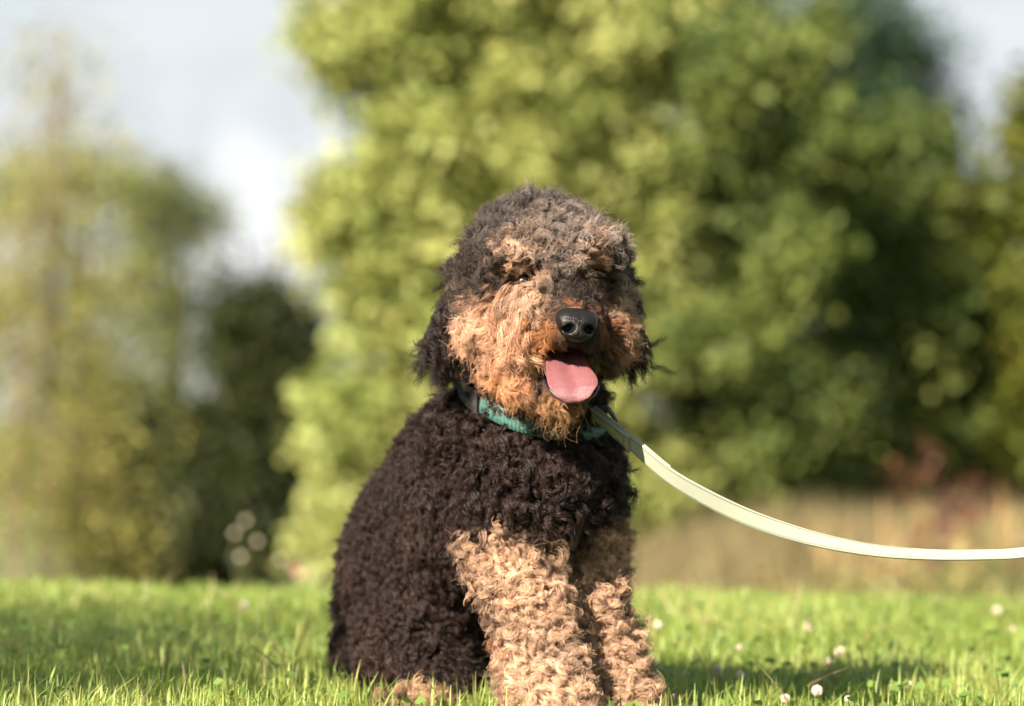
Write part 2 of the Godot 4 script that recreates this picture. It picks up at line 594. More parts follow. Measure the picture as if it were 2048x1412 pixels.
	tree("shade_shrub", "leafy shrub standing outside the left edge, shading the grass by the dog", "shrub", f, [[f, Vector3(-1.8, 1.5, -2.3), 0.035]],
		[[Vector3(-2.13, 1.5, -2.45), Vector3(0.42, 0.28, 0.34)], [Vector3(-1.80, 1.42, -2.38), Vector3(0.24, 0.18, 0.22)], [Vector3(-1.66, 1.1, -2.05), Vector3(0.36, 0.3, 0.3)], [Vector3(-1.48, 1.12, -2.12), Vector3(0.2, 0.18, 0.18)], [Vector3(-2.2, 1.15, -2.1), Vector3(0.4, 0.3, 0.3)]],
		130, fine, lm, Color(0.05, 0.075, 0.014), Color(0.09, 0.11, 0.02), 0.42, -0.6, 8, bark, 110)


# ---------------------------------------------------------------- the dog
var body: Field
var head: Field
var dog: Node3D
const NOSE := [1153.0, 650.0, 2.690]

func build_dog() -> void:
	dog = thing("dog", "curly black and tan dog sitting on the lawn with its tongue out", "dog", Vector3(0.02, 0, -2.95))
	body = Field.new(at(600, 1530, 3.45), at(1360, 560, 2.6) , 0.011)
	head = Field.new(at(830, 880, 3.0), at(1330, 380, 2.6), 0.0045)
	var B := func(a: Array, ra: float, c: Array, rb: float, k := 0.04): body.bone(at(a[0], a[1], a[2]), at(c[0], c[1], c[2]), ra, rb, k)
	B.call([1072, 660, 2.91], 0.062, [1050, 860, 2.94], 0.078)
	B.call([1036, 900, 2.95], 0.086, [1078, 1000, 2.90], 0.080)
	B.call([1040, 960, 2.97], 0.105, [872, 1180, 3.25], 0.112)
	B.call([945, 940, 3.08], 0.085, [856, 1100, 3.25], 0.100)
	B.call([840, 1250, 3.2], 0.100, [812, 1420, 3.15], 0.085)
	B.call([830, 1320, 3.06], 0.068, [880, 1420, 2.99], 0.045)
	B.call([890, 1450, 2.93], 0.028, [800, 1456, 2.86], 0.030, 0.02)
	B.call([1020, 1075, 2.88], 0.050, [1058, 1210, 2.84], 0.034, 0.03)
	B.call([1058, 1210, 2.84], 0.034, [1092, 1370, 2.79], 0.032, 0.02)
	B.call([1092, 1370, 2.79], 0.033, [1108, 1468, 2.75], 0.038, 0.02)
	B.call([1152, 1060, 2.93], 0.042, [1184, 1250, 2.89], 0.030, 0.03)
	B.call([1184, 1250, 2.89], 0.030, [1220, 1390, 2.87], 0.031, 0.02)
	B.call([1220, 1390, 2.87], 0.032, [1242, 1458, 2.84], 0.037, 0.02)
	var H := func(a: Array, ra: float, c: Array, rb: float, k := 0.02): head.bone(at(a[0], a[1], a[2]), at(c[0], c[1], c[2]), ra, rb, k)
	H.call([1080, 548, 2.855], 0.077, [1080, 562, 2.85], 0.078)
	H.call([1072, 660, 2.91], 0.062, [1060, 740, 2.92], 0.066)
	H.call([1012, 674, 2.825], 0.044, [1020, 645, 2.83], 0.045)
	H.call([1196, 665, 2.85], 0.040, [1185, 640, 2.85], 0.040)
	H.call([1108, 605, 2.79], 0.044, [1150, 656, 2.715], 0.029)
	H.call([1095, 672, 2.755], 0.030, [1098, 680, 2.755], 0.030)
	H.call([1195, 672, 2.765], 0.026, [1196, 680, 2.765], 0.026)
	H.call([1080, 730, 2.81], 0.044, [1140, 806, 2.725], 0.016)
	H.call([1035, 522, 2.785], 0.022, [1070, 512, 2.785], 0.020, 0.012)
	H.call([1172, 506, 2.79], 0.020, [1200, 512, 2.80], 0.019, 0.012)
	H.call([918, 585, 2.885], 0.018, [890, 680, 2.87], 0.017, 0.012)
	H.call([1240, 600, 2.905], 0.018, [1262, 690, 2.895], 0.012, 0.012)
	H.call([1153, 684, 2.702], 0.011, [1151, 694, 2.705], 0.010, 0.010)
	# the open mouth and the eye hollows
	head.bone(at(1145, 750, 2.68), at(1138, 732, 2.77), 0.035, 0.028, 0.008, true)
	head.bone(at(1032, 566, 2.768), at(1062, 556, 2.768), 0.0105, 0.0105, 0.006, true)
	head.bone(at(1192, 546, 2.775), at(1196, 546, 2.775), 0.010, 0.010, 0.006, true)

	# coat pattern, painted in this order
	var tan := Color(0.70, 0.405, 0.25)
	var cream := Color(0.72, 0.485, 0.32)
	var orange := Color(0.46, 0.21, 0.085)
	var grey := Color(0.20, 0.155, 0.125)
	var dark := Color(0.0175, 0.0098, 0.0074)
	# legs
	for s in [[975, 1110, 2.83, 0.036], [1030, 1120, 2.82, 0.044], [1085, 1150, 2.82, 0.040], [1035, 1190, 2.80, 0.036], [1075, 1200, 2.80, 0.046], [1075, 1270, 2.79, 0.052], [1090, 1350, 2.76, 0.060], [1108, 1450, 2.74, 0.07]]:
		spot(s[0], s[1], s[2], s[3] * 1.08, cream, 0.65)
	for s in [[1205, 1080, 2.90, 0.042], [1180, 1150, 2.89, 0.050], [1190, 1220, 2.87, 0.056], [1210, 1320, 2.85, 0.065], [1240, 1430, 2.83, 0.075]]:
		spot(s[0], s[1], s[2], s[3] * 1.08, Color(0.66, 0.44, 0.29), 0.65)
	spot(975, 1230, 2.80, 0.040, Color(0.15, 0.10, 0.07), 0.7)
	spot(1040, 1250, 2.78, 0.020, Color(0.32, 0.22, 0.15), 0.8)
	spot(1110, 1300, 2.76, 0.030, Color(0.42, 0.31, 0.22), 0.8)
	spot(1000, 1290, 2.79, 0.022, Color(0.40, 0.19, 0.09), 0.6)
	spot(1090, 1020, 2.80, 0.035, dark, 0.5)
	spot(830, 1440, 2.88, 0.055, Color(0.50, 0.33, 0.20), 0.6)
	# face
	spot(1085, 420, 2.80, 0.085, Color(0.125, 0.108, 0.098), 0.4)
	spot(1120, 470, 2.77, 0.058, Color(0.27, 0.222, 0.188), 0.7)
	spot(1215, 480, 2.80, 0.045, Color(0.24, 0.20, 0.17), 0.6)
	spot(930, 525, 2.83, 0.048, Color(0.075, 0.056, 0.046), 0.5)
	spot(1050, 480, 2.76, 0.036, Color(0.42, 0.31, 0.225), 0.95)
	spot(1045, 532, 2.755, 0.031, Color(0.66, 0.42, 0.265), 0.8)
	spot(1062, 592, 2.765, 0.026, Color(0.58, 0.36, 0.225), 0.8)
	spot(1188, 514, 2.765, 0.029, Color(0.62, 0.395, 0.245), 0.8)
	spot(1195, 580, 2.77, 0.024, Color(0.42, 0.29, 0.20), 0.8)
	spot(1000, 690, 2.78, 0.068, tan, 0.3)
	spot(960, 640, 2.78, 0.036, Color(0.70, 0.445, 0.295), 0.6)
	spot(1225, 610, 2.80, 0.042, Color(0.62, 0.44, 0.31), 0.5)
	spot(1240, 670, 2.80, 0.042, Color(0.64, 0.39, 0.22), 0.5)
	spot(1265, 715, 2.82, 0.026, Color(0.40, 0.19, 0.085), 0.6)
	spot(1085, 605, 2.75, 0.034, Color(0.58, 0.39, 0.265), 0.6)
	spot(1180, 575, 2.75, 0.030, Color(0.50, 0.36, 0.26), 0.6)
	spot(1030, 780, 2.79, 0.05, Color(0.70, 0.36, 0.175), 0.5)
	spot(1125, 820, 2.72, 0.035, Color(0.36, 0.20, 0.09), 0.5)
	spot(1122, 535, 2.76, 0.014, Color(0.10, 0.08, 0.066), 0.9)
	spot(1152, 598, 2.735, 0.032, Color(0.036, 0.026, 0.021), 0.5)
	spot(1190, 605, 2.73, 0.016, Color(0.030, 0.022, 0.018), 0.5)
	spot(1120, 625, 2.72, 0.012, Color(0.05, 0.03, 0.02), 0.6)
	spot(1100, 670, 2.72, 0.026, orange, 0.6)
	spot(1200, 655, 2.73, 0.024, Color(0.36, 0.16, 0.065), 0.6)
	spot(1152, 632, 2.70, 0.0115, Color(0.34, 0.14, 0.05), 0.4)
	spot(1075, 748, 2.73, 0.018, Color(0.05, 0.025, 0.015), 0.7)
	spot(1208, 730, 2.75, 0.020, Color(0.09, 0.05, 0.03), 0.7)
	spot(1150, 700, 2.69, 0.016, Color(0.04, 0.022, 0.016), 0.5)

	spot(1153, 682, 2.70, 0.016, Color(0.03, 0.017, 0.012), 0.4)
	spot(1125, 555, 2.76, 0.020, Color(0.17, 0.13, 0.105), 0.9)
	for k in 5:
		spot(1022 + k * 12, 570 - k * 4.5, 2.765, 0.0075, Color(0.035, 0.02, 0.014), 0.3, 0.0)
		spot(1172 + k * 10, 541 + k * 3, 2.775, 0.007, Color(0.03, 0.018, 0.014), 0.3, 0.0)

	# one continuous skin
	var v := PackedVector3Array()
	var n := PackedVector3Array()
	var ix := PackedInt32Array()
	body.nets(v, n, ix)
	var body_verts := v.size()
	head.nets(v, n, ix)
	var mouth := at(1140, 740, 2.71)
	var c := PackedColorArray()
	for k in v.size():
		var base := dark * 0.8 if k < body_verts else Color(0.05, 0.04, 0.033)
		var col := coat(v[k], base)
		col = Color(col.r * 0.7, col.g * 0.62, col.b * 0.58)
		if k >= body_verts and Geometry3D.get_closest_point_to_segment(v[k], at(1145, 750, 2.68), at(1138, 732, 2.77)).distance_to(v[k]) < 0.0385:
			col = Color(0.022, 0.010, 0.009)
		c.append(col)
	var skin := mat(Color.WHITE, 0.75, true, 0.3)
	var skin_o := part("body", mesh_of(v, n, ix, c), skin, dog)

	# nose
	var nose_at := at(NOSE[0], NOSE[1], NOSE[2])
	var nf := Field.new(Vector3(-0.03, -0.027, -0.026), Vector3(0.03, 0.025, 0.028), 0.0016)
	for z in nf.nz:
		for y in nf.ny:
			for x in nf.nx:
				var p := nf.lo + Vector3(x, y, z) * nf.cell
				var q := p
				q.x /= 1.0 + clampf(p.y, -0.02, 0.01) * 14.0
				q.z += p.y * 0.35
				var e := Vector3(q.x / 0.0225, q.y / 0.0185, q.z / 0.019)
				var l := pow(pow(absf(e.x), 2.6) + pow(absf(e.y), 2.4) + pow(absf(e.z), 2.4), 1.0 / 2.45)
				nf.f[x + nf.nx * (y + nf.ny * z)] = (l - 1.0) * 0.0175
	for s in [-1.0, 1.0]:
		nf.bone(Vector3(s * 0.0088, -0.002, 0.021), Vector3(s * 0.0125, -0.004, 0.010), 0.0050, 0.0042, 0.003, true)
		nf.bone(Vector3(s * 0.0120, -0.005, 0.019), Vector3(s * 0.0195, -0.0065, 0.010), 0.0030, 0.0022, 0.003, true)
	nf.bone(Vector3(0, -0.004, 0.0225), Vector3(0, -0.02, 0.021), 0.0014, 0.0018, 0.002, true)
	var nv := PackedVector3Array()
	var nn := PackedVector3Array()
	var ni := PackedInt32Array()
	nf.nets(nv, nn, ni)
	var nm := mat(Color(0.005, 0.0045, 0.0045), 0.36, false, 0.30)
	var pores := NoiseTexture2D.new()
	var cells := FastNoiseLite.new()
	cells.noise_type = FastNoiseLite.TYPE_CELLULAR
	cells.frequency = 0.09
	cells.seed = 4
	pores.noise = cells
	pores.width = 256
	pores.height = 256
	pores.seamless = true
	nm.heightmap_enabled = true
	nm.heightmap_texture = pores
	nm.heightmap_scale = 0.11
	nm.uv1_triplanar = true
	nm.uv1_scale = Vector3(22, 22, 22)
	var no := part("nose", mesh_of(nv, nn, ni), nm, dog)
	no.transform = Transform3D(Basis.from_euler(Vector3(0.12, 0.16, -0.05)), nose_at - dog.position)

	# tongue: a long lens, grooved down the middle, curling over the lower lip
	var line := [[1133, 690, 2.785, 29.0], [1131, 704, 2.764, 33.0], [1131, 720, 2.742, 39.0], [1136, 742, 2.714, 45.0], [1143, 760, 2.697, 50.0], [1147, 773, 2.687, 49.5], [1149, 784, 2.681, 43.5], [1151, 793, 2.678, 34.5], [1152, 800, 2.678, 23.0], [1153, 804, 2.679, 11.0], [1153, 805.5, 2.680, 1.0]]
	var tv := PackedVector3Array()
	var tn := PackedVector3Array()
	var ti := PackedInt32Array()
	var rows := 40
	var ring := 28
	var crv := []
	var tc := PackedColorArray()
	for k in rows + 1:
		var t := pow(float(k) / rows, 0.85) * (line.size() - 1)
		var a := mini(int(t), line.size() - 2)
		var u := t - a
		var e := [0, 0, 0, 0]
		for j in 4:
			e[j] = cubic_interpolate(line[a][j], line[a + 1][j], line[maxi(a - 1, 0)][j], line[mini(a + 2, line.size() - 1)][j], u)
		crv.append([at(e[0], e[1], e[2]), e[3] * e[2] / LENS])
	for k in rows + 1:
		var t: Vector3 = (crv[mini(k + 1, rows)][0] - crv[maxi(k - 1, 0)][0]).normalized()
		var side := Vector3(1, -0.05, 0.06).normalized()
		side = (side - t * side.dot(t)).normalized()
		var up := side.cross(t).normalized()
		if up.z < 0:
			up = -up
		var w: float = crv[k][1]
		for j in ring:
			var a := TAU * j / ring
			var x := cos(a)
			var y := sin(a)
			var groove := exp(-pow(x * 4.2, 2.0)) * 0.0042 * (1.0 - float(k) / rows * 0.85) if y > 0 else 0.0
			var fold := 0.0011 * exp(-pow((float(k) / rows - 0.50 - 0.03 * x * x) / 0.022, 2.0)) * smoothstep(0.15, 0.45, absf(x))
			var h := 0.0036 * y * pow(1.0 - x * x * 0.7, 0.5) + x * x * 0.0030 - groove + fold
			tv.append(crv[k][0] + side * x * w + up * h * clampf(w / 0.012, 0.2, 1.0))
			tn.append(Vector3.ZERO)
			var red := 0.72 + 0.28 * (1.0 - pow(absf(x), 4.0)) - 0.18 * exp(-pow(x * 6.0, 2.0))
			var grain := 1.0 + wob.get_noise_3d(k * 1.3, j * 1.7, 0) * 0.25
			tc.append(Color(red * 0.5 + 0.5, red, red) * grain)
	for k in rows:
		for j in ring:
			var a := k * ring + j
			var b := k * ring + (j + 1) % ring
			ti.append_array([a, b, a + ring, b, b + ring, a + ring])
	for t in range(0, ti.size(), 3):
		var fn := (tv[ti[t + 1]] - tv[ti[t]]).cross(tv[ti[t + 2]] - tv[ti[t]])
		for j in 3:
			tn[ti[t + j]] += fn
	var mid := crv[18][0] as Vector3
	var flip := 1.0 if tn[18 * ring + 7].dot(Vector3(0, 0.3, 1)) > 0 else -1.0
	for k in tn.size():
		tn[k] = (tn[k] * flip).normalized()
	var tm := mat(Color(0.150, 0.060, 0.065), 0.40, true, 0.45)
	tm.subsurf_scatter_enabled = true
	tm.subsurf_scatter_strength = 0.25
	var bumps := NoiseTexture2D.new()
	var bn := FastNoiseLite.new()
	bn.frequency = 0.06
	bn.seed = 9
	bumps.noise = bn
	bumps.width = 256
	bumps.height = 256
	bumps.seamless = true
	tm.heightmap_enabled = true
	tm.heightmap_texture = bumps
	tm.heightmap_scale = 0.09
	tm.uv1_triplanar = true
	tm.uv1_scale = Vector3(40, 40, 40)
	part("tongue", mesh_of(tv, tn, ti, tc), tm, dog)

	# dark wet lips round the lower jaw
	var lip := Build.new()
	var lp := PackedVector3Array()
	var lw := PackedFloat32Array()
	for s in [[1100, 780, 2.694], [1112, 793, 2.689], [1130, 803, 2.686], [1152, 807, 2.685], [1174, 802, 2.688], [1189, 789, 2.697], [1198, 771, 2.712]]:
		lp.append(at(s[0], s[1], s[2]))
		lw.append(0.0017)
	lip.tube(lp, lw, 8, Color.WHITE, Color.WHITE, true)
	part("lip", done(lip), mat(Color(0.016, 0.010, 0.010), 0.42, false, 0.4), dog)

	# eyes, deep under the brows
	for s in [[1047, 561, 2.770], [1193, 547, 2.783]]:
		var sp := SphereMesh.new()
		sp.radius = 0.0095
		sp.height = 0.019
		sp.radial_segments = 24
		sp.rings = 12
		sp.radius = 0.0115
		sp.height = 0.012
		var eo := part("eye", sp, mat(Color(0.010, 0.006, 0.004), 0.2, false, 0.5), dog, false)
		eo.position = at(s[0], s[1], s[2]) - dog.position
		eo.rotation = Vector3(0.0, 0.0, 0.30 if s[0] < 1100 else -0.22)

	grow_fur(v, n, ix, body_verts)


func grow_fur(v: PackedVector3Array, n: PackedVector3Array, ix: PackedInt32Array, body_verts: int) -> void:
	var hair := mat(Color.WHITE, 0.5, true, 0.33)
	hair.backlight_enabled = true
	hair.backlight = Color(0.35, 0.35, 0.35)
	var glossy := mat(Color.WHITE, 0.42, true, 0.38)
	glossy.backlight_enabled = true
	glossy.backlight = Color(0.25, 0.25, 0.25)
	# kinds of lock: strands, segments, length, turns, radius, bend, spread, stray, thickness
	var kinds := {
		"body": [22, 13, 0.019, 1.35, 0.0040, 1.0, 0.0024, 0.09, 0.00030],
		"chest": [28, 16, 0.027, 1.35, 0.0055, 1.1, 0.0026, 0.06, 0.00030],
		"leg": [26, 17, 0.024, 1.55, 0.0045, 1.1, 0.0024, 0.07, 0.00028],
		"skull": [26, 15, 0.025, 1.5, 0.0045, 1.1, 0.0042, 0.11, 0.00027],
		"cheek": [34, 14, 0.030, 1.2, 0.0042, 1.25, 0.0044, 0.10, 0.00024],
		"ear": [20, 24, 0.068, 3.4, 0.0046, 0.35, 0.0030, 0.06, 0.00032],
		"short": [18, 7, 0.013, 0.4, 0.0010, 1.3, 0.0050, 0.25, 0.00022],
		"stray": [4, 10, 0.036, 0.9, 0.0050, 0.7, 0.0060, 0.60, 0.00013],
	}
	var count := {"body": 48000.0, "chest": 27000.0, "leg": 47000.0, "skull": 54000.0, "cheek": 62000.0, "ear": 34000.0, "short": 130000.0}
	var names := {"body": "body_curls", "chest": "chest_curls", "leg": "leg_curls", "skull": "topknot", "cheek": "face_fur", "ear": "ear_fur", "short": "muzzle_fur", "stray": "stray_hairs"}
	var meshes := {}
	var where := {}
	var tint := {}
	for k in kinds:
		var q: Array = kinds[k]
		meshes[k] = []
		where[k] = [[], [], [], []]
		tint[k] = [[], [], [], []]
		for j in 4:
			meshes[k].append(lock_mesh(q[0], q[1], q[2], q[3], q[4], q[5], q[6], q[7], q[8], 50 + j + k.length() * 13))
	var nose := at(1153, 650, 2.70)
	var mouth := at(1142, 745, 2.70)
	var eyes := [at(1047, 561, 2.77), at(1193, 546, 2.78)]
	var slits := [at(1024, 570, 2.77), at(1070, 552, 2.765), at(1172, 541, 2.78), at(1212, 553, 2.785)]
	var eye_point := Vector3(0, EYE, 0)
	var mid_axis := at(1085, 560, 2.80)
	var ear_l := [at(912, 590, 2.885), at(890, 700, 2.87)]
	var ear_r := [at(1245, 610, 2.905), at(1262, 690, 2.895)]
	for t in range(0, ix.size(), 3):
		var ia := ix[t]
		var ib := ix[t + 1]
		var ic := ix[t + 2]
		var va := v[ia]
		var vb := v[ib]
		var vc := v[ic]
		var on_head := ia >= body_verts
		var ctr := (va + vb + vc) / 3.0
		var nrm := (n[ia] + n[ib] + n[ic]).normalized()
		var other: float = body.value(ctr) if on_head else head.value(ctr)
		if other < -0.004:
			continue
		var px := 1024.0 + ctr.x / -ctr.z * LENS
		var py := 850.0 - (ctr.y - EYE) / -ctr.z * LENS
		var kind := "body"
		var base := Color(0.0175, 0.0098, 0.0074)
		var lift := 0.55
		var flow := Vector3(-0.15, -1, 0.1)
		var size := 1.0
		if on_head:
			var near_nose := ctr.distance_to(nose)
			var in_mouth := Geometry3D.get_closest_point_to_segment(ctr, at(1145, 750, 2.68), at(1138, 732, 2.77)).distance_to(ctr)
			if near_nose < (0.021 if py < 676.0 else 0.0165) or in_mouth < 0.0360 or in_mouth < 0.0430 and py > 716.0 and py < 768.0:
				continue
			if minf(ctr.distance_to(Geometry3D.get_closest_point_to_segment(ctr, slits[0], slits[1])), ctr.distance_to(Geometry3D.get_closest_point_to_segment(ctr, slits[2], slits[3]))) < 0.0115:
				continue
			var dl := Geometry3D.get_closest_point_to_segment(ctr, ear_l[0], ear_l[1]).distance_to(ctr)
			var dr := Geometry3D.get_closest_point_to_segment(ctr, ear_r[0], ear_r[1]).distance_to(ctr)
			base = Color(0.05, 0.038, 0.032)
			if minf(dl, dr) < 0.030 and nrm.y < 0.8:
				kind = "ear"
				base = Color(0.022, 0.016, 0.014)
				flow = Vector3(0.06 if dl < dr else -0.06, -1, 0.12)
				lift = 0.12
				size = (0.72 if dl < dr else 0.64) * lerpf(0.5, 1.0, smoothstep(570.0, 625.0, py))
			elif near_nose < 0.052 and py < 715.0 or px > 1098.0 and px < 1208.0 and py > 548.0 and py < 640.0:
				kind = "short"
				flow = (ctr - nose).normalized() + Vector3(0, -0.35, 0)
				lift = 0.35
				size = minf(0.55 + near_nose * 14.0, 1.3)
			elif ctr.y < at(0, 585, 2.8).y:
				kind = "cheek"
				flow = (ctr - nose).normalized() * 0.8 + Vector3(0, -0.9, 0.0)
				lift = 0.5
				if ctr.distance_to(mouth) < 0.058:
					size = 0.5
				if py > 770.0:
					size = minf(size, 0.5)
					lift = 0.35
				if px > 1150:
					size *= 0.72
				if px < 1000 and py > 640.0:
					size *= lerpf(1.0, 0.38, smoothstep(640.0, 700.0, py))
			else:
				kind = "skull"
				flow = (ctr - mid_axis).normalized() * Vector3(0.7, 0.1, 0.0) + Vector3(0, -0.35, 0.7)
				lift = 0.8
				if ctr.distance_to(eyes[0]) < 0.03 or ctr.distance_to(eyes[1]) < 0.03:
					size = 0.55
					flow = Vector3(signf(ctr.x - mid_axis.x) * 1.0, 0.15 if py < 556.0 else 0.1, 0.2)
					lift = 0.45
					kind = "cheek"
		else:
			var c0 := coat(ctr, base)
			if c0.get_luminance() > 0.1:
				kind = "leg"
				lift = 0.72
			elif ctr.z > -2.96 and ctr.y > 0.2:
				kind = "chest"
				lift = 0.6
			size = 1.0 + wob.get_noise_3dv(ctr * 0.7 + Vector3(3, 9, 1)) * (0.40 if kind == "leg" else 0.60)
		var towards := nrm.dot((eye_point - ctr).normalized())
		var share := 1.0 if towards > -0.25 else 0.3
		var area := (vb - va).cross(vc - va).length() * 0.5
		var want: float = area * count[kind] * share
		var m := int(want) + (1 if rng.randf() < want - int(want) else 0)
		for k in m:
			var u := rng.randf()
			var w := rng.randf()
			if u + w > 1.0:
				u = 1.0 - u
				w = 1.0 - w
			var p := va + (vb - va) * u + (vc - va) * w
			var nn := (n[ia] * (1.0 - u - w) + n[ib] * u + n[ic] * w).normalized()
			if on_collar(p):
				continue
			var fl := flow + Vector3(rng.randfn(0, 0.35), rng.randfn(0, 0.35), rng.randfn(0, 0.35))
			fl = (fl - nn * fl.dot(nn)).normalized()
			var y := (nn * lift + fl * (1.0 - lift) + Vector3(rng.randfn(0, 0.15), rng.randfn(0, 0.15), rng.randfn(0, 0.15))).normalized()
			var z := (fl - y * fl.dot(y)).normalized()
			if not on_head:
				z = z.rotated(y, rng.randfn(0, 1.5) if kind == "leg" else rng.randfn(0, 0.6) + wob.get_noise_3dv(p * 0.9 + Vector3(0, 30, 0)) * 4.0)
			else:
				z = z.rotated(y, rng.randfn(0, 0.7 if kind == "cheek" or kind == "skull" else 0.35))
			var x := y.cross(z).normalized()
			var s := size * clampf(rng.randfn(1.0, 0.18), 0.6, 1.5) * near_collar(p)
			var j := rng.randi() % 4
			var bs := Basis(x * s, y * s, z * s)
			where[kind][j].append(Transform3D(bs, p - nn * 0.001))
			var col := coat(p, base, 0.007 if kind == "cheek" or kind == "short" else 0.010)
			var g := clampf(rng.randfn(1.0, 0.26 if kind == "cheek" else 0.18), 0.5, 1.7)
			if kind == "body" or kind == "chest":
				g *= 1.0 + maxf(0.0, wob.get_noise_3dv(p * 0.35)) * 1.5
			if kind == "skull":
				g *= 1.0 + wob.get_noise_3dv(p * 1.4) * 0.9
			tint[kind][j].append(Color(col.r * g, col.g * g, col.b * g))
			if kind != "short" and kind != "ear" and rng.randf() < 0.07:
				where["stray"][j].append(Transform3D(Basis(x, (y + nn * 0.5).normalized(), z).orthonormalized().scaled(Vector3.ONE * rng.randf_range(0.6, 1.1)), p))
				tint["stray"][j].append(Color(col.r * 1.5 + 0.01, col.g * 1.5 + 0.008, col.b * 1.5 + 0.006))
	var total := 0
	for k in kinds:
		for j in 4:
			total += where[k][j].size()
			if where[k][j].size():
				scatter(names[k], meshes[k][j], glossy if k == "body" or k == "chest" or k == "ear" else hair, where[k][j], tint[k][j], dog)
	print("locks of hair: ", total, " skin triangles: ", ix.size() / 3)


# ---------------------------------------------------------------- collar and leash
func collar_point(a: float) -> Vector3:
	# a runs round the neck: 0 faces the lens, PI/2 is picture right
	var c := at(1058, 806, 2.93)
	var s := sin(a)
	var k := cos(a)
	return c + Vector3(s, -0.38 * maxf(k, -0.6) - 0.14 * s + 0.10 * absf(minf(s, 0.0)), k) * 0.0

func collar_dir(a: float) -> Vector3:
	return Vector3(sin(a), 0, cos(a))

func collar_height(a: float) -> float:
	return -0.028 * cos(a) - 0.021 * sin(a) + (0.012 * pow(maxf(0.0, -sin(a)), 2.0))

func on_collar(p: Vector3) -> bool:
	var c := at(1058, 806, 2.93)
	var q := p - c
	if absf(q.y) > 0.08 or Vector2(q.x, q.z).length() > 0.13:
		return false
	var a := atan2(q.x, q.z)
	return absf(q.y - collar_height(a)) < 0.0085

func near_collar(p: Vector3) -> float:
	var q := p - at(1058, 806, 2.93)
	if absf(q.y) > 0.09 or Vector2(q.x, q.z).length() > 0.12:
		return 1.0
	return lerpf(0.75, 1.0, smoothstep(0.012, 0.030, absf(q.y - collar_height(atan2(q.x, q.z)))))

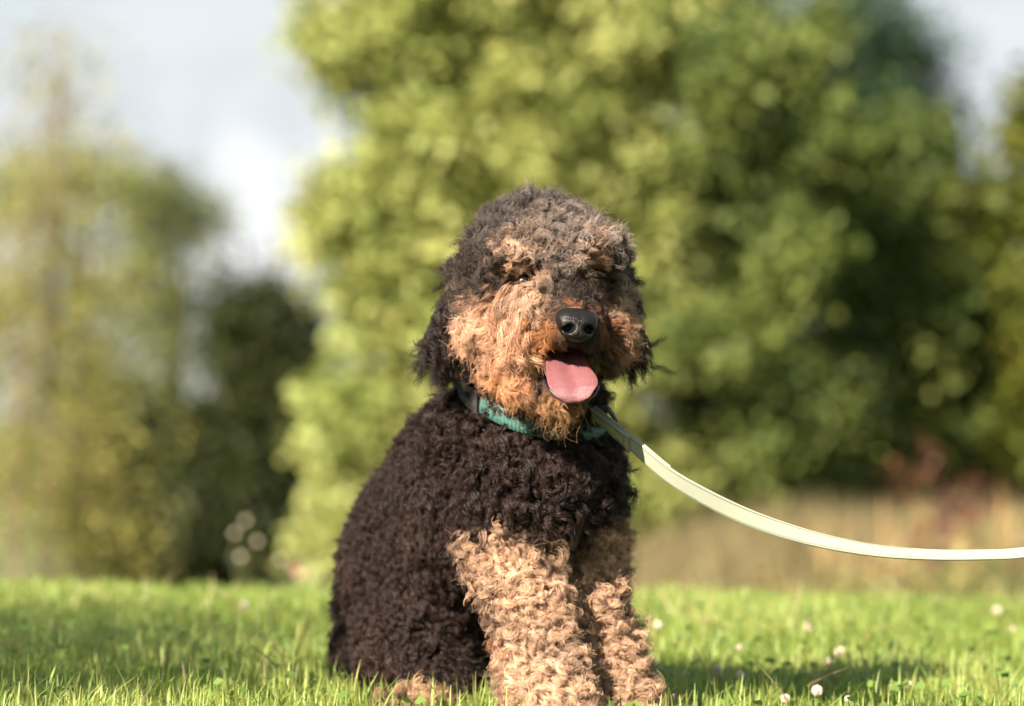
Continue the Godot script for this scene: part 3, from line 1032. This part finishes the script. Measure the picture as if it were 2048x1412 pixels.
func build_collar_and_leash() -> void:
	var c := at(1058, 806, 2.93)
	var web := mat(Color(0.026, 0.088, 0.073), 0.55, false, 0.5)
	var steps := 240
	var mid := []
	for k in steps:
		var a := TAU * k / steps
		var o: Vector3 = c + Vector3(0, collar_height(a), 0)
		var r := 0.05
		while minf(body.value(o + collar_dir(a) * r), head.value(o + collar_dir(a) * r)) < 0.0065 and r < 0.14:
			r += 0.001
		mid.append(r)
	var soft := []
	for k in steps:
		var s := 0.0
		for j in range(-12, 13):
			s += mid[(k + j + steps) % steps]
		soft.append(s / 25.0)
	var collar := thing("dog_collar", "teal green webbing collar with a black buckle round the dog's neck", "collar", c - Vector3(0, 0.05, 0))
	var v := PackedVector3Array()
	var n := PackedVector3Array()
	var ix := PackedInt32Array()
	var prof := [[-0.0105, 0.0], [-0.0110, 0.0012], [-0.0100, 0.0026], [-0.004, 0.0030], [0.004, 0.0030], [0.0100, 0.0026], [0.0110, 0.0012], [0.0105, 0.0]]
	for k in steps:
		var a := TAU * k / steps
		var dir := collar_dir(a)
		for j in 8:
			var rib := 0.0005 * (1.0 if k % 2 else -1.0) if j > 1 and j < 6 else 0.0
			var lean := -0.12
			v.append(c + Vector3(0, collar_height(a) + prof[j][0], 0) + dir * (soft[k] + prof[j][1] + rib + prof[j][0] * lean))
			n.append((dir * [0.2, 0.4, 0.9, 1, 1, 0.9, 0.4, 0.2][j] + Vector3(0, [-0.9, -0.9, -0.4, 0, 0, 0.4, 0.9, 0.9][j], 0) + dir.rotated(Vector3.UP, PI / 2) * (0.5 if k % 2 else -0.5)).normalized())
	for k in steps:
		for j in 8:
			var q := (j + 1) % 8
			var a := k * 8 + j
			var b := ((k + 1) % steps) * 8 + j
			ix.append_array([a, b, k * 8 + q, b, ((k + 1) % steps) * 8 + q, k * 8 + q])
	part("strap", mesh_of(v, n, ix), web, collar)
	# buckle, a curved black clip on the dog's right side of the neck
	var black := mat(Color(0.022, 0.02, 0.02), 0.45, false, 0.5)
	var a0 := -1.40
	var a1 := -0.74
	var bv := Build.new()
	var cols := 10
	for k in cols:
		var u0 := float(k) / cols
		var u1 := float(k + 1) / cols
		var q := []
		for u in [u0, u1]:
			var a := lerpf(a0, a1, u)
			var kk := int(fposmod(a, TAU) / TAU * steps) % steps
			var dir := collar_dir(a)
			var half := 0.0148
			var o: Vector3 = c + Vector3(0, collar_height(a), 0) + dir * (soft[kk] + 0.001)
			q.append([o + Vector3(0, half, 0), o - Vector3(0, half, 0), dir, o + dir * 0.0068 + Vector3(0, half - 0.0014, 0), o + dir * 0.0068 - Vector3(0, half - 0.0014, 0)])
		bv.quad(q[0][3], q[1][3], q[1][4], q[0][4], q[0][2], Color.WHITE)
		bv.quad(q[0][3], q[1][3], q[1][0], q[0][0], Vector3(0, 1, 0), Color.WHITE)
		bv.quad(q[0][4], q[1][4], q[1][1], q[0][1], Vector3(0, -1, 0), Color.WHITE)
		if k == 0 or k == cols - 1:
			var e: Array = q[0] if k == 0 else q[1]
			bv.quad(e[0], e[1], e[4], e[3], (e[2] as Vector3).rotated(Vector3.UP, -PI / 2 if k == 0 else PI / 2), Color.WHITE)
	var buckle := part("buckle", done(bv), black, collar)
	# raised ribs of the buckle's push plate
	for k in 6:
		var u := 0.22 + k * 0.075
		var a := lerpf(a0, a1, u)
		var kk := int(fposmod(a, TAU) / TAU * steps) % steps
		var dir := collar_dir(a)
		var o: Vector3 = c + Vector3(0, collar_height(a), 0) + dir * (soft[kk] + 0.0079)
		var rb := Build.new()
		var hh := 0.0075 - absf(k - 2.5) * 0.0012
		rb.tube(PackedVector3Array([o - Vector3(0, hh, 0), o, o + Vector3(0, hh, 0)]), PackedFloat32Array([0.0008, 0.0011, 0.0008]), 6, Color.WHITE, Color.WHITE, true)
		var ro := part("rib", done(rb), black, buckle, false)
		ro.position = Vector3.ZERO
	# ring for the leash on the other side
	var ring := Build.new()
	var rc := at(1194, 838, 2.865)
	var pts := PackedVector3Array()
	var ws := PackedFloat32Array()
	for k in 19:
		var a := TAU * k / 18.0
		pts.append(rc + Vector3(cos(a) * 0.006, sin(a) * 0.008, sin(a) * 0.003))
		ws.append(0.0018)
	ring.tube(pts, ws, 6, Color.WHITE, Color.WHITE)
	part("ring", done(ring), black, collar)

	# leash
	var path := [[1192, 828, 2.845, 0.0], [1228, 858, 2.792, 0.0], [1270, 893, 2.752, 0.0], [1335, 948, 2.728, 0.06], [1400, 988, 2.717, 0.22], [1480, 1028, 2.712, 0.44], [1560, 1058, 2.71, 0.62], [1650, 1083, 2.71, 0.78], [1750, 1101, 2.71, 0.90], [1850, 1109, 2.71, 0.97], [1950, 1110, 2.71, 1.0], [2050, 1105, 2.71, 1.0], [2200, 1080, 2.70, 1.0], [2400, 1010, 2.66, 1.0], [2650, 880, 2.6, 1.0]]
	var leash := thing("leash", "pale green webbing leash running from the collar to the right edge", "leash", at(1192, 828, 2.85))
	var cloth := mat(Color(0.225, 0.245, 0.188), 0.85, false, 0.3)
	var weave := Image.create(64, 64, false, Image.FORMAT_RGB8)
	for y in 64:
		for x in 64:
			var over := (x / 8 + y / 8) % 2
			var h := absf(sin(PI * (x % 8 + 0.5) / 8.0)) if over else absf(sin(PI * (y % 8 + 0.5) / 8.0))
			weave.set_pixel(x, y, Color(h, h, h))
	cloth.heightmap_enabled = true
	cloth.heightmap_texture = ImageTexture.create_from_image(weave)
	cloth.heightmap_scale = 0.04
	cloth.uv1_triplanar = true
	cloth.uv1_scale = Vector3(110, 110, 110)
	var fine := []
	var seg := 160
	for k in seg + 1:
		var t := float(k) / seg * (path.size() - 1)
		var a := mini(int(t), path.size() - 2)
		var u := t - a
		var e := [0, 0, 0, 0]
		for j in 4:
			e[j] = cubic_interpolate(path[a][j], path[a + 1][j], path[maxi(a - 1, 0)][j], path[mini(a + 2, path.size() - 1)][j], u)
		fine.append([at(e[0], e[1], e[2]), e[3]])
	var frame := []
	for k in seg + 1:
		var t: Vector3 = (fine[mini(k + 1, seg)][0] - fine[maxi(k - 1, 0)][0]).normalized()
		var face := Vector3(-0.34, -0.52, 0.78).normalized().slerp(Vector3(-0.12, 0.86, 0.50).normalized(), fine[k][1])
		face = (face - t * face.dot(t)).normalized()
		frame.append([fine[k][0], t, face, face.cross(t).normalized()])
	var strap := func(from: int, to: int, half: float, thick: float, above: float) -> ArrayMesh:
		var b := Build.new()
		var sv := PackedVector3Array()
		var sn := PackedVector3Array()
		var si := PackedInt32Array()
		var pr := [[-1.0, 0.0, -1.0, 0.0], [-0.96, 0.5, -0.5, 0.8], [-0.8, 0.5, 0.0, 1.0], [0.8, 0.5, 0.0, 1.0], [0.96, 0.5, 0.5, 0.8], [1.0, 0.0, 1.0, 0.0], [0.96, -0.5, 0.5, -0.8], [-0.96, -0.5, -0.5, -0.8]]
		for k in range(from, to + 1):
			var f: Array = frame[k]
			for q in pr:
				sv.append(f[0] + f[3] * q[0] * half + f[2] * (q[1] * thick + above))
				sn.append((f[3] * q[2] + f[2] * q[3]).normalized())
		for k in to - from:
			for j in 8:
				var a := k * 8 + j
				var c2 := k * 8 + (j + 1) % 8
				si.append_array([a, c2, a + 8, c2, c2 + 8, a + 8])
		for e in [0, to - from]:
			var s := sv.size()
			var tt: Vector3 = frame[from + e][1] * (-1.0 if e == 0 else 1.0)
			for j in 8:
				sv.append(sv[e * 8 + j])
				sn.append(tt)
			for j in range(1, 7):
				si.append_array([s, s + j, s + j + 1])
		return mesh_of(sv, sn, si)
	part("webbing", strap.call(0, seg, 0.0095, 0.0026, 0.0), cloth, leash)
	var fold_end := int(seg * 3.05 / (path.size() - 1))
	var sewn := int(seg * 1.9 / (path.size() - 1))
	part("sewn_fold", strap.call(0, sewn, 0.0101, 0.0024, 0.0028), cloth, leash)
	part("doubled_webbing", strap.call(0, fold_end, 0.0096, 0.0024, -0.0028), cloth, leash)
	var thread := Build.new()
	for side in [-0.78, 0.78]:
		var k := 1
		while k < 100:
			var lift: float = 0.0046 if k < sewn else 0.0017
			var f0: Array = frame[k]
			var f1: Array = frame[k + 1]
			var p0: Vector3 = f0[0] + f0[3] * side * 0.0095 + f0[2] * lift
			var p1: Vector3 = f1[0] + f1[3] * side * 0.0095 + f1[2] * lift
			for s in 2:
				var a := p0.lerp(p1, s * 0.5 + 0.06)
				var b := p0.lerp(p1, s * 0.5 + 0.40)
				thread.tube(PackedVector3Array([a, b]), PackedFloat32Array([0.00035, 0.00035]), 4, Color.WHITE, Color.WHITE)
			k += 1
	for s in [[2, -0.78, sewn - 2, 0.78], [2, 0.78, sewn - 2, -0.78], [sewn - 2, -0.78, sewn - 2, 0.78], [2, -0.78, 2, 0.78]]:
		var fa: Array = frame[s[0]]
		var fb: Array = frame[s[2]]
		thread.tube(PackedVector3Array([fa[0] + fa[3] * s[1] * 0.0095 + fa[2] * 0.0046, fb[0] + fb[3] * s[3] * 0.0095 + fb[2] * 0.0046]), PackedFloat32Array([0.0003, 0.0003]), 4, Color.WHITE, Color.WHITE)
	part("stitching", done(thread), mat(Color(0.12, 0.17, 0.10), 0.8), leash).set_meta("kind", "stuff")
	# the hook
	var hk := Build.new()
	var hp := PackedVector3Array()
	var hw := PackedFloat32Array()
	var hl := [[1184, 842, 2.850], [1186, 828, 2.845], [1194, 818, 2.84], [1206, 814, 2.835], [1217, 818, 2.832], [1225, 829, 2.832], [1232, 842, 2.833], [1226, 852, 2.842], [1210, 846, 2.85], [1198, 838, 2.855]]
	for k in hl.size():
		hp.append(at(hl[k][0], hl[k][1], hl[k][2]))
		hw.append(0.0030)
	hk.tube(hp, hw, 8, Color.WHITE, Color.WHITE, true)
	part("hook", done(hk), mat(Color(0.02, 0.02, 0.022), 0.3, false, 0.6), leash)


# ---------------------------------------------------------------- grass
func blades(count: int, radius: float, height: float, width: float, lean: float, key: int, tip := Color(1.1, 1.05, 0.9)) -> ArrayMesh:
	var r := RandomNumberGenerator.new()
	r.seed = key
	var b := Build.new()
	for k in count:
		var a := r.randf() * TAU
		var o := Vector3(cos(a), 0, sin(a)) * radius * sqrt(r.randf())
		var face := r.randf() * TAU
		var side := Vector3(cos(face), 0, sin(face))
		var fwd := Vector3(-sin(face), 0, cos(face))
		var h := height * clampf(r.randfn(0.8, 0.25), 0.3, 1.4)
		var w := width * r.randf_range(0.6, 1.2)
		var le := absf(r.randfn(0, lean)) * h
		var tw := r.randfn(0, 0.3)
		var g := r.randf_range(0.7, 1.3)
		var yel := r.randf_range(0.85, 1.35)
		var s := b.v.size()
		for j in 5:
			var t := j / 4.0
			var p := o + Vector3.UP * h * (t - 0.15 * t * t * minf(1.0, le / h)) + fwd * le * t * t + side * tw * h * 0.3 * t
			var ww := w * 0.5 * (1.0 - pow(t, 2.2)) + 0.0002
			var nn := (fwd * -1.0 + Vector3.UP * (0.3 + le / h * t * 1.6)).normalized()
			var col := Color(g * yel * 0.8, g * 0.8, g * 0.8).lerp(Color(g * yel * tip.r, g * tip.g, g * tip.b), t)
			b.v.append_array([p - side * ww, p + side * ww])
			b.n.append_array([(nn - side * 0.35).normalized(), (nn + side * 0.35).normalized()])
			b.c.append_array([col, col])
		for j in 4:
			var q := s + j * 2
			b.i.append_array([q, q + 1, q + 2, q + 1, q + 3, q + 2])
	return done(b)

func build_lawn() -> void:
	var gm := mat(Color.WHITE, 0.45, true, 0.45)
	gm.backlight_enabled = true
	gm.backlight = Color(1, 1, 1)
	var patch := FastNoiseLite.new()
	patch.seed = 8
	patch.frequency = 1.6
	var turf := Node3D.new()
	turf.name = "lawn_grass"
	turf.set_meta("kind", "stuff")
	turf.set_meta("label", "short green lawn grass around the dog")
	add_child(turf)
	for j in 4:
		var mesh := blades(30, 0.045, 0.046, 0.0036, 0.6, 300 + j)
		var where := []
		var tint := []
		for k in 4200:
			var d := 1.5 + pow(rng.randf(), 0.85) * 5.6
			var x := rng.randf_range(-1, 1) * (0.5 + d * 0.36)
			var p := Vector3(x, lay(x, d) - 0.004, -d)
			var nz := patch.get_noise_2d(x, d)
			var s := rng.randf_range(0.7, 1.15) * (1.0 + nz * 0.3)
			if d < 2.45:
				s *= 0.6
			where.append(Transform3D(Basis(Vector3.UP, rng.randf() * TAU).scaled(Vector3(1, 1, 1) * s), p))
			tint.append(Color(0.195, 0.285, 0.05).lerp(Color(0.32, 0.40, 0.115), clampf(0.5 + nz * 1.2 + rng.randfn(0, 0.2), 0, 1)))
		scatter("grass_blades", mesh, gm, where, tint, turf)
	# longer blades here and there
	var tall := blades(4, 0.03, 0.064, 0.0042, 0.3, 400)
	var tw := []
	var tt := []
	for k in 700:
		var d := 2.45 + rng.randf() * 3.2
		var x := rng.randf_range(-1, 1) * (0.3 + d * 0.3)
		tw.append(Transform3D(Basis(Vector3.UP, rng.randf() * TAU).scaled(Vector3.ONE * rng.randf_range(0.7, 1.1)), Vector3(x, lay(x, d), -d)))
		tt.append(Color(0.13, 0.19, 0.03).lerp(Color(0.28, 0.30, 0.09), rng.randf()))
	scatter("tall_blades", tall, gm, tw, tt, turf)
	straw(turf, gm)


func straw(turf: Node3D, gm: Material) -> void:
	var mesh := blades(3, 0.05, 0.030, 0.0036, 1.6, 410, Color(1.0, 0.95, 0.85))
	var where := []
	var tint := []
	for k in 420:
		var d := 2.5 + rng.randf() * 2.6
		var x := rng.randf_range(-1, 1) * (0.3 + d * 0.3)
		where.append(Transform3D(Basis.from_euler(Vector3(rng.randfn(0, 0.5), rng.randf() * TAU, rng.randfn(0, 0.5))), Vector3(x, lay(x, d) + 0.004, -d)))
		tint.append(Color(0.30, 0.22, 0.10).lerp(Color(0.42, 0.36, 0.2), rng.randf()))
	scatter("dry_blades", mesh, gm, where, tint, turf)
	# clover leaves low in the turf
	var leaf := leaf_clump(9, 0.03, 0.016, 0.5, 21)
	var cw := []
	var ct := []
	for k in 1600:
		var d := 2.5 + rng.randf() * 2.6
		var x := rng.randf_range(-1, 1) * (0.3 + d * 0.3)
		if x < 0.1 and rng.randf() < 0.6:
			continue
		cw.append(Transform3D(Basis(Vector3.UP, rng.randf() * TAU), Vector3(x, lay(x, d) + 0.018 + rng.randf() * 0.012, -d)))
		ct.append(Color(0.09, 0.17, 0.035).lerp(Color(0.15, 0.24, 0.05), rng.randf()))
	scatter("clover_leaves", leaf, gm, cw, ct, turf)


func build_meadow() -> void:
	var gm := mat(Color.WHITE, 0.7, true, 0.3)
	gm.backlight_enabled = true
	gm.backlight = Color(0.6, 0.6, 0.6)
	var tuft := blades(40, 0.22, 0.52, 0.014, 0.35, 500, Color(2.2, 1.5, 1.3))
	var low := blades(44, 0.25, 0.34, 0.016, 0.5, 501)
	var meadow := Node3D.new()
	meadow.name = "meadow_grass"
	meadow.set_meta("kind", "stuff")
	meadow.set_meta("label", "tall tan and green meadow grass below the trees")
	add_child(meadow)
	for j in 2:
		var where := []
		var tint := []
		for k in 2200:
			var d := rng.randf_range(14.5, 23.0) if j == 0 else rng.randf_range(9.0, 17.0)
			var x := rng.randf_range(-0.30, 0.34) * d
			if x < 0.0 and rng.randf() < 0.75:
				continue
			var p := Vector3(x, lay(x, d), -d)
			var s := rng.randf_range(0.7, 1.15) * (1.0 if x > 0 else 0.5)
			where.append(Transform3D(Basis(Vector3.UP, rng.randf() * TAU).scaled(Vector3.ONE * s), p))
			tint.append((Color(0.13, 0.115, 0.055) if j == 0 else Color(0.085, 0.11, 0.035)).lerp(Color(0.17, 0.125, 0.07), rng.randf() * 0.6))
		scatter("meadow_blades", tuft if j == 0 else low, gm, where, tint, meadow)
	var weed_leaf := leaf_clump(34, 0.24, 0.07, 0.3, 31)
	var ww := []
	var wt := []
	for k in 620:
		var dd := rng.randf_range(9.5, 20.0)
		var xx := rng.randf_range(0.0, 0.34) * dd
		ww.append(Transform3D(Basis(Vector3.UP, rng.randf() * TAU).scaled(Vector3.ONE * rng.randf_range(0.6, 1.3)), Vector3(xx, lay(xx, dd) + rng.randf_range(0.05, 0.36), -dd)))
		wt.append(Color(0.09, 0.13, 0.035).lerp(Color(0.30, 0.24, 0.10), pow(rng.randf(), 1.6)))
	scatter("meadow_weeds", weed_leaf, leaf_mat(), ww, wt, meadow)
	# pale tussocks and a red-leaved plant at the right
	var pale := blades(90, 0.3, 0.75, 0.014, 0.45, 502, Color(1.2, 1.0, 0.8))
	for s in [[1770, 15.0, "pale tan grass tussock left of the red plant", 1.0], [2000, 15.5, "pale tan grass tussock right of the red plant", 1.15]]:
		var o := thing("grass_tussock", s[2], "grass tussock", foot(s[0], s[1]), "pale tussocks beside the red plant")
		var mi := part("blades", pale, gm_tint(Color(0.36, 0.27, 0.14)), o, false)
		mi.scale = Vector3(1.3, 1.05, 1.0) * s[3]
	var rf := foot(1890, 14.6)
	tree("red_plant", "dusky red leafy plant in the meadow at the right", "plant", rf, [[rf, at(1890, 985, 14.6), 0.015]],
		[bl(1890, 985, 14.6, 20, 34), bl(1895, 1040, 14.6, 26, 50)], 17, leaf_clump(30, 0.12, 0.07, 0.35, 12), leaf_mat(), Color(0.12, 0.04, 0.03), Color(0.17, 0.09, 0.05), 0.6, -0.9, 5, mat(Color(0.1, 0.05, 0.04)), 113)
	# a weed with pale seed heads behind the crest at the left
	var wf := foot(492, 9.0)
	var weed := thing("seed_weed", "weed with pale round seed heads rising behind the lawn's crest at the left", "weed", wf)
	for s in [[491, 1042], [469, 1067], [515, 1083], [481, 1114], [560, 1120]]:
		var top := at(s[0], s[1], 9.0 + rng.randfn(0, 0.05))
		var b := Build.new()
		b.tube(PackedVector3Array([wf, wf.lerp(top, 0.5) + Vector3((top.x - wf.x) * -0.2, 0.03, 0), top]), PackedFloat32Array([0.003, 0.0025, 0.0015]), 5, Color.WHITE, Color.WHITE)
		part("stalk", done(b), mat(Color(0.12, 0.14, 0.04), 0.7), weed)
		part("seed_head", puff(0.011, 60, top), mat(Color(0.75, 0.70, 0.55), 0.6), weed)
	var wf2 := foot(592, 8.0)
	var weed2 := thing("seed_weed", "short tan seed head at the lawn's crest left of the dog", "weed", wf2)
	for s in [[588, 1138], [600, 1150]]:
		var top := at(s[0], s[1], 8.0)
		var b := Build.new()
		b.tube(PackedVector3Array([wf2, wf2.lerp(top, 0.5), top]), PackedFloat32Array([0.003, 0.0025, 0.0015]), 5, Color.WHITE, Color.WHITE)
		part("stalk", done(b), mat(Color(0.14, 0.13, 0.06), 0.7), weed2)
		part("seed_head", puff(0.016, 60, top), mat(Color(0.6, 0.42, 0.28), 0.7), weed2)

func gm_tint(c: Color) -> StandardMaterial3D:
	var m := mat(c, 0.75, true, 0.3)
	m.backlight_enabled = true
	m.backlight = Color(0.5, 0.5, 0.5)
	return m

func puff(radius: float, count: int, o: Vector3) -> ArrayMesh:
	var b := Build.new()
	for k in count:
		var y := 1.0 - 2.0 * (k + 0.5) / count
		var a := k * 2.39996
		var dir := Vector3(cos(a) * sqrt(1 - y * y), y, sin(a) * sqrt(1 - y * y))
		var up := (dir + Vector3(0, 0.35, 0)).normalized()
		b.tube(PackedVector3Array([o + dir * radius * 0.15, o + up * radius * 0.6 + dir * radius * 0.1, o + up * radius * 0.9 + dir * radius * 0.12]), PackedFloat32Array([radius * 0.08, radius * 0.15, radius * 0.03]), 5, Color(0.85, 0.75, 0.6), Color(1, 1, 1) if y > -0.3 else Color(0.95, 0.78, 0.73))
	return done(b)

func build_flowers() -> void:
	var petal := mat(Color(0.78, 0.71, 0.66), 0.6, true)
	var green := mat(Color(0.10, 0.17, 0.03), 0.6)
	var head_mesh := puff(0.0088, 90, Vector3(0, 0.052, 0))
	var sb := Build.new()
	sb.tube(PackedVector3Array([Vector3.ZERO, Vector3(0.001, 0.025, 0), Vector3(0, 0.05, 0)]), PackedFloat32Array([0.0011, 0.001, 0.0009]), 6, Color.WHITE, Color.WHITE)
	var stem := done(sb)
	var first: Node3D = null
	var spots := [
		[1320, 1305, "white clover flower nearest the dog's pale front leg"], [1374, 1319, "white clover flower just right of the one by the dog's leg"], [1425, 1317, "small white clover flower between two larger ones near the dog"],
		[1477, 1272, "white clover flower standing alone above a row of others"], [1476, 1328, "white clover flower directly below the lone upper one"], [1622, 1240, "white clover flower farthest back beneath the leash's middle"],
		[1683, 1285, "larger white clover flower of a close pair under the leash"], [1655, 1298, "fainter white clover flower left of the larger one in the pair"], [1795, 1311, "white clover flower upper of two stacked at the right"],
		[1803, 1340, "white clover flower lower of two stacked at the right"], [1565, 1363, "low pinkish clover flower left in the bottom row"], [1637, 1361, "low white clover flower in the middle of the bottom row"],
		[1690, 1366, "dim low clover flower at the right end of the bottom row"], [1311, 1237, "pale blurred clover flower high beside the dog's front leg"], [2035, 1236, "blurred white clover flower at the far right edge"],
		[1995, 1210, "faint blurred clover flower just inside the far right edge"], [503, 1198, "single white clover flower on the left lawn behind the shade"]]
	for s in spots:
		var d: float = LENS * (EYE - 0.052) / (s[1] - 850.0)
		for it in 3:
			var x0: float = (s[0] - 1024.0) / LENS * d
			d = LENS * (EYE - 0.052 - lay(x0, d)) / (s[1] - 850.0)
		var p := foot(s[0], d)
		var o: Node3D
		if first == null:
			o = thing("clover_flower", s[2], "flower", p, "white clover flowers in the lawn")
			part("flower_head", head_mesh, petal, o, false)
			part("stem", stem, green, o, false)
			first = o
		else:
			o = first.duplicate()
			o.name = numbered("clover_flower")
			add_child(o)
			o.position = p
			tag(o, s[2], "flower", "white clover flowers in the lawn")
		o.rotation = Vector3(rng.randfn(0, 0.12), rng.randf() * TAU, rng.randfn(0, 0.12))
		o.scale = Vector3.ONE * rng.randf_range(0.62, 0.84)
